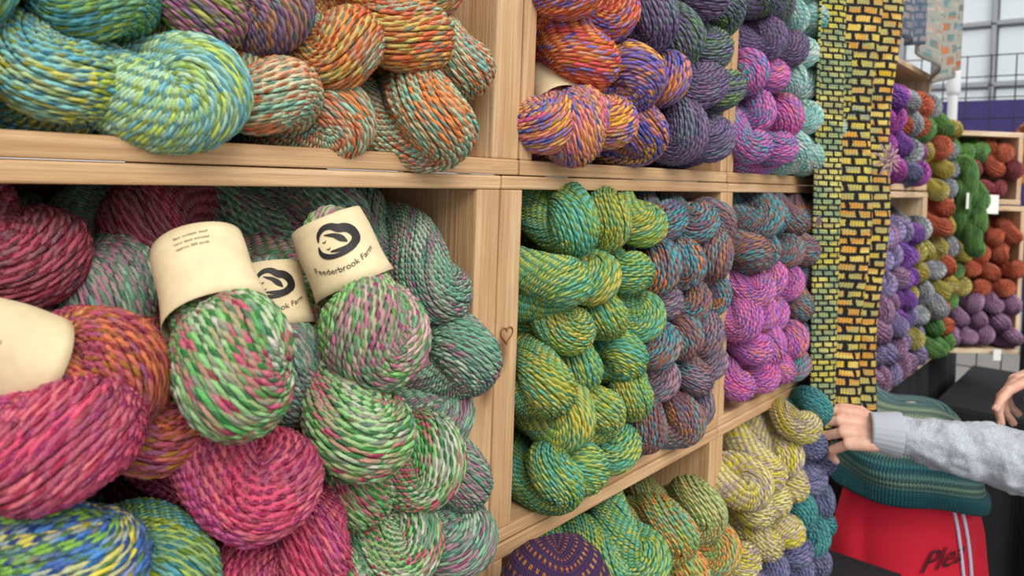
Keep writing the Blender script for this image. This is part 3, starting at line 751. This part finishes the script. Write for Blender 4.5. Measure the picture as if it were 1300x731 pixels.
C1 = W1-F1.normalized()*.012; m.tube([C1, W1.lerp(E1, .25), W1.lerp(E1, .6), E1, E1.lerp(SH1, .5), SH1], [.036, .043, .052, .058, .066, .072], 24)
C2 = W2-F2.normalized()*.012; m.tube([C2, W2.lerp(E2, .3), E2, E2.lerp(SH2, .5), SH2], [.036, .045, .056, .066, .072], 24)
m.loft([(.80, .17, .12, 1.9, -.66), (.86, .185, .135, 1.9, -.66), (1.0, .18, .13, 1.9, -.65), (1.15, .19, .13, 1.9, -.64), (1.27, .19, .115, 1.9, -.63), (1.33, .14, .09, 1.9, -.62), (1.375, .075, .07, 1.9, -.61)])
m.make('grey_sweatshirt', GREY, per, vox=.006, smooth=4, disp=(.024, .040))
RIB = NT('ribbed_cuff', .95); RIB.col(lin('#b2b7c1', 1.)); RIB = RIB.m
for W_, F_, E_, nme in ((W1, F1, E1, 'cuff_left'), (W2, F2, E2, 'cuff_right')):
    d = F_.normalized(); m = MB(); S = 72
    x = d.cross(Vector((0, 0, 1))).normalized(); y = d.cross(x)
    for (t_, r) in ((-.012, .040), (.0, .039), (.015, .036), (.034, .033), (.040, .032), (.038, .027), (.0, .027)):
        for k in range(S):
            a = 2*math.pi*k/S; rr = r+(.0011 if k % 3 == 0 else 0); m.V.append(W_+d*t_+(x*math.cos(a)+y*math.sin(a))*rr)
    for i in range(6):
        for k in range(S): m.F.append((i*S+k, i*S+(k+1) % S, (i+1)*S+(k+1) % S, (i+1)*S+k))
    m.make(nme, RIB, per, smooth=0)
DEN = simple('black_denim', '#1c1d22', .9, noise=.1, nscale=300)
m = MB(); m.loft([(.93, .165, .12, 1.9, -.66), (.86, .175, .13, 1.9, -.66), (.78, .16, .12, 1.9, -.66)])
for sx in (-1, 1): m.tube([(1.9+sx*.09, -.66, .82), (1.9+sx*.10, -.64, .48), (1.9+sx*.105, -.67, .10)], [.090, .062, .045], 20)
m.make('trousers', DEN, per, vox=.010, smooth=4)
m = MB()
for sx in (-1, 1): m.tube([(1.9+sx*.105, -.69, .045), (1.9+sx*.11, -.60, .045), (1.9+sx*.115, -.52, .038)], [.045, .044, .036], 18)
m.make('shoes', simple('shoe_leather', '#2a2522', .5), per, vox=.006, smooth=3)
HC = Vector((1.89, -.575, 1.525)); RH = Matrix.Rotation(math.radians(-14), 3, 'X')
def hp(x, y, z): return HC+RH @ Vector((x, y, z))
m = MB(); m.ell(hp(0, -.01, .02), (.074, .094, .098)); m.ell(hp(0, .028, -.055), (.052, .058, .058)); m.tube([hp(0, -.03, -.05), Vector((1.9, -.61, 1.36))], [.052, .056], 18)
m.tube([hp(0, .083, .012), hp(0, .101, -.022)], [.008, .013], 12)
for sx in (-1, 1): m.ell(hp(sx*.076, -.005, -.008), (.010, .018, .030)); m.ell(hp(sx*.028, .078, .020), (.020, .012, .008))
m.ell(hp(0, .080, -.058), (.022, .012, .006)); m.ell(hp(0, .078, -.069), (.020, .012, .007))
m.make('head', SKIN, per, vox=.004, smooth=3)
m = MB()
for sx in (-1, 1): m.ell(hp(sx*.029, .076, .004), (.013, .012, .010))
m.make('eyes', simple('eye_white', '#e8e6e2', .2), per, smooth=0)
m = MB()
for sx in (-1, 1): m.ell(hp(sx*.029, .0875, .003), (.005, .003, .005))
m.make('irises', simple('iris', '#3a2a1c', .2), per, smooth=0)
HAIR = simple('brown_hair', '#4a3022', .6, noise=.3, nscale=120, bump=.002)
m = MB(); m.ell(hp(0, -.028, .040), (.086, .098, .094)); m.ell(hp(0, -.075, -.06), (.075, .048, .12)); m.ell(hp(0, .04, .095), (.060, .040, .022))
m.make('hair', HAIR, per, vox=.006, smooth=3)
skein(HI[0], 'teal', (1.400, -.050, H-.405), (-.5, -1, .3), .4, .8, 'yarn_skein')
skein(HI[1], 'pale_yellow', (1.335, -.05, H-.425), (-.4, -1, .1), 1.4, .85, 'yarn_skein')

# ------------------------------------------------------------------ table, floor, surroundings
BLK = simple('black_tablecloth', '#1c1c20', .9, noise=.1)
def skirt_box(name, x0, x1, y0, y1, zt):
    V, F = [], []
    n = 260
    Lx, Ly = x1-x0, y1-y0; tot = 2*(Lx+Ly)
    for lev, (z, amp, o) in enumerate(((zt, 0, 0), (zt-.012, .001, .004), (zt-.15, .008, .008), (zt-.45, .014, .012), (.01, .018, .016))):
        for k in range(n):
            s = tot*k/n
            if s < Lx: p, nrm = (x0+s, y0), (0, -1)
            elif s < Lx+Ly: p, nrm = (x1, y0+s-Lx), (1, 0)
            elif s < 2*Lx+Ly: p, nrm = (x1-(s-Lx-Ly), y1), (0, 1)
            else: p, nrm = (x0, y1-(s-2*Lx-Ly)), (-1, 0)
            w = o+amp*math.sin(s*38)+amp*.5*math.sin(s*61+2)
            V.append((p[0]+nrm[0]*w, p[1]+nrm[1]*w, z))
    for i in range(4):
        for k in range(n): F.append((i*n+k, i*n+(k+1) % n, (i+1)*n+(k+1) % n, (i+1)*n+k))
    F.append(tuple(range(n)))
    me = bpy.data.meshes.new(name); me.from_pydata(V, [], F); me.update(); return obj(name, me, BLK)
skirt_box('draped_table', -.5, 1.65, -.16, .36, H+ZL-.390)
skirt_box('draped_table', 1.92, 3.35, .05, .40, H-.539)
skirt_box('draped_table', 2.62, 3.30, -.75, -.02, H-.66)
stack('yarn_skein_pile', 2.66, 3.1, -.66, -.56, -.45, lambda x, z: 'charcoal', lo=True)
fl = NT('asphalt', .9); fl.col(fl.mix(fl.noise(fl.obj(), 60, 5), lin('#6f6e6c'), lin('#9a9895')))
b = Boards(); b.box(-4, 14, -6, 8, -.05, 0); obj('floor', b.mesh('floor'), fl.m)
def corr():
    t = NT('corrugated_steel', .5); sp_ = t.n('ShaderNodeSeparateXYZ'); t.l(t.obj(), sp_.inputs[0])
    w = t.math('SINE', t.math('MULTIPLY', sp_.outputs[1], 30)); t.col(t.mix(t.noise(t.obj(), 3, 4), lin('#95989a'), lin('#babdbf'))); t.bump(w, .02, .8); return t.m
b = Boards(); b.box(9, 9.15, -5, 7, 0, 6); obj('wall_far', b.mesh('wall_far'), corr())
wf = empty('window_1'); GL = simple('window_glass', '#e0e8ec', .15); FR = simple('window_frame', '#a0a2a6', .5)
gb, fb = Boards(), Boards()
for iy in range(8):
    for iz in range(3):
        y0 = -2.6+iy*.85; z0 = 2.0+iz*.62
        gb.box(8.97, 9.0, y0, y0+.78, z0, z0+.54)
        fb.box(8.93, 9.0, y0-.05, y0-.01, z0-.03, z0+.57); fb.box(8.93, 9.0, y0, y0+.8, z0-.05, z0-.01)
obj('panes', gb.mesh('panes'), GL, wf); obj('mullions', fb.mesh('mullions'), FR, wf)
b = Boards()
for z in (3.0, 3.9): b.box(6.5, 6.62, -4, 6, z, z+.09)
for i in range(14): b.box(6.52, 6.60, -3.5+i*.7, -3.44+i*.7, 3.05, 3.92)
for yy in (-3.8, 5.8): b.box(6.5, 6.62, yy, yy+.12, 0, 3.0)
obj('steel_truss', b.mesh('steel_truss'), simple('grey_steel', '#8f9296', .5, metal=.3))
b = Boards(); b.box(5.0, 5.04, -.6, 1.4, .9, 2.02); b.box(5.0, 5.04, -.6, -.55, 0, .9); b.box(5.0, 5.04, 1.35, 1.4, 0, .9)
obj('purple_banner_board', b.mesh('purple_banner'), simple('purple_vinyl', '#3a2f6a', .7))
m = MB()
for i in range(12): m.tube([(4.2, -.3+i*.1, .02), (4.2, -.3+i*.1, 2.15)], [.003, .003], 6)
for i in range(22): m.tube([(4.2, -.3, .05+i*.1), (4.2, .8, .05+i*.1)], [.003, .003], 6)
m.make('wire_grid_panel', simple('black_wire', '#17171a', .4), smooth=0)
m = MB(); m.tube([(3.45, .12, 0.02), (3.45, .12, 2.9)], [.018, .018], 14); m.tube([(3.45, .12, 1.9), (3.45, .12, 1.98)], [.026, .026], 14); m.make('tent_pole', simple('white_steel', '#d5d8da', .35), smooth=0)
m = MB(); m.tube([(3.42, -.15, H+.28), (3.90, -.28, H+.28)], [.012, .012], 10); m.tube([(3.45, -.16, .02), (3.45, -.16, H+.28)], [.012, .012], 10); m.tube([(3.88, -.275, .02), (3.88, -.275, H+.28)], [.012, .012], 10)
m.make('garment_rack', simple('rack_steel', '#3a3c40', .35, metal=.7), smooth=0)

# ------------------------------------------------------------------ light
w = bpy.data.worlds.new('World'); scene.world = w; w.use_nodes = True
nt = w.node_tree; bg = nt.nodes['Background']
tc = nt.nodes.new('ShaderNodeTexCoord'); sx = nt.nodes.new('ShaderNodeSeparateXYZ'); rp = nt.nodes.new('ShaderNodeValToRGB')
nt.links.new(tc.outputs['Generated'], sx.inputs[0]); nt.links.new(sx.outputs[2], rp.inputs[0])
rp.color_ramp.elements[0].color = (.74, .75, .78, 1); rp.color_ramp.elements[0].position = .0
rp.color_ramp.elements[1].color = (1, .99, .97, 1); rp.color_ramp.elements[1].position = .5
nt.links.new(rp.outputs[0], bg.inputs[0]); bg.inputs[1].default_value = 1.12
s = bpy.data.lights.new('sun', 'SUN'); s.energy = 2.3; s.angle = math.radians(35); s.color = (1, .97, .92)
so = bpy.data.objects.new('sun', s); COL.objects.link(so)
so.rotation_euler = Vector((.45, .80, -.80)).to_track_quat('-Z', 'Y').to_euler()

# ------------------------------------------------------------------ camera
cam = bpy.data.cameras.new('camera'); co = bpy.data.objects.new('camera', cam); COL.objects.link(co)
yaw = math.radians(40.4); pit = math.radians(1.5); rol = math.radians(2.0)
Fw = Vector((math.cos(yaw)*math.cos(pit), math.sin(yaw)*math.cos(pit), -math.sin(pit)))
R0 = Fw.cross(Vector((0, 0, 1))).normalized(); U0 = R0.cross(Fw)
R1 = R0*math.cos(rol)+U0*math.sin(rol); U1 = -R0*math.sin(rol)+U0*math.cos(rol)
co.matrix_world = Matrix.Translation((0, -.5, H)) @ Matrix((R1, U1, -Fw)).transposed().to_4x4()
cam.sensor_width = 36; cam.lens = 950/1300*36; cam.shift_y = -.0912; cam.clip_start = .01
cam.dof.use_dof = True; cam.dof.focus_distance = .72; cam.dof.aperture_fstop = 8.
scene.camera = co
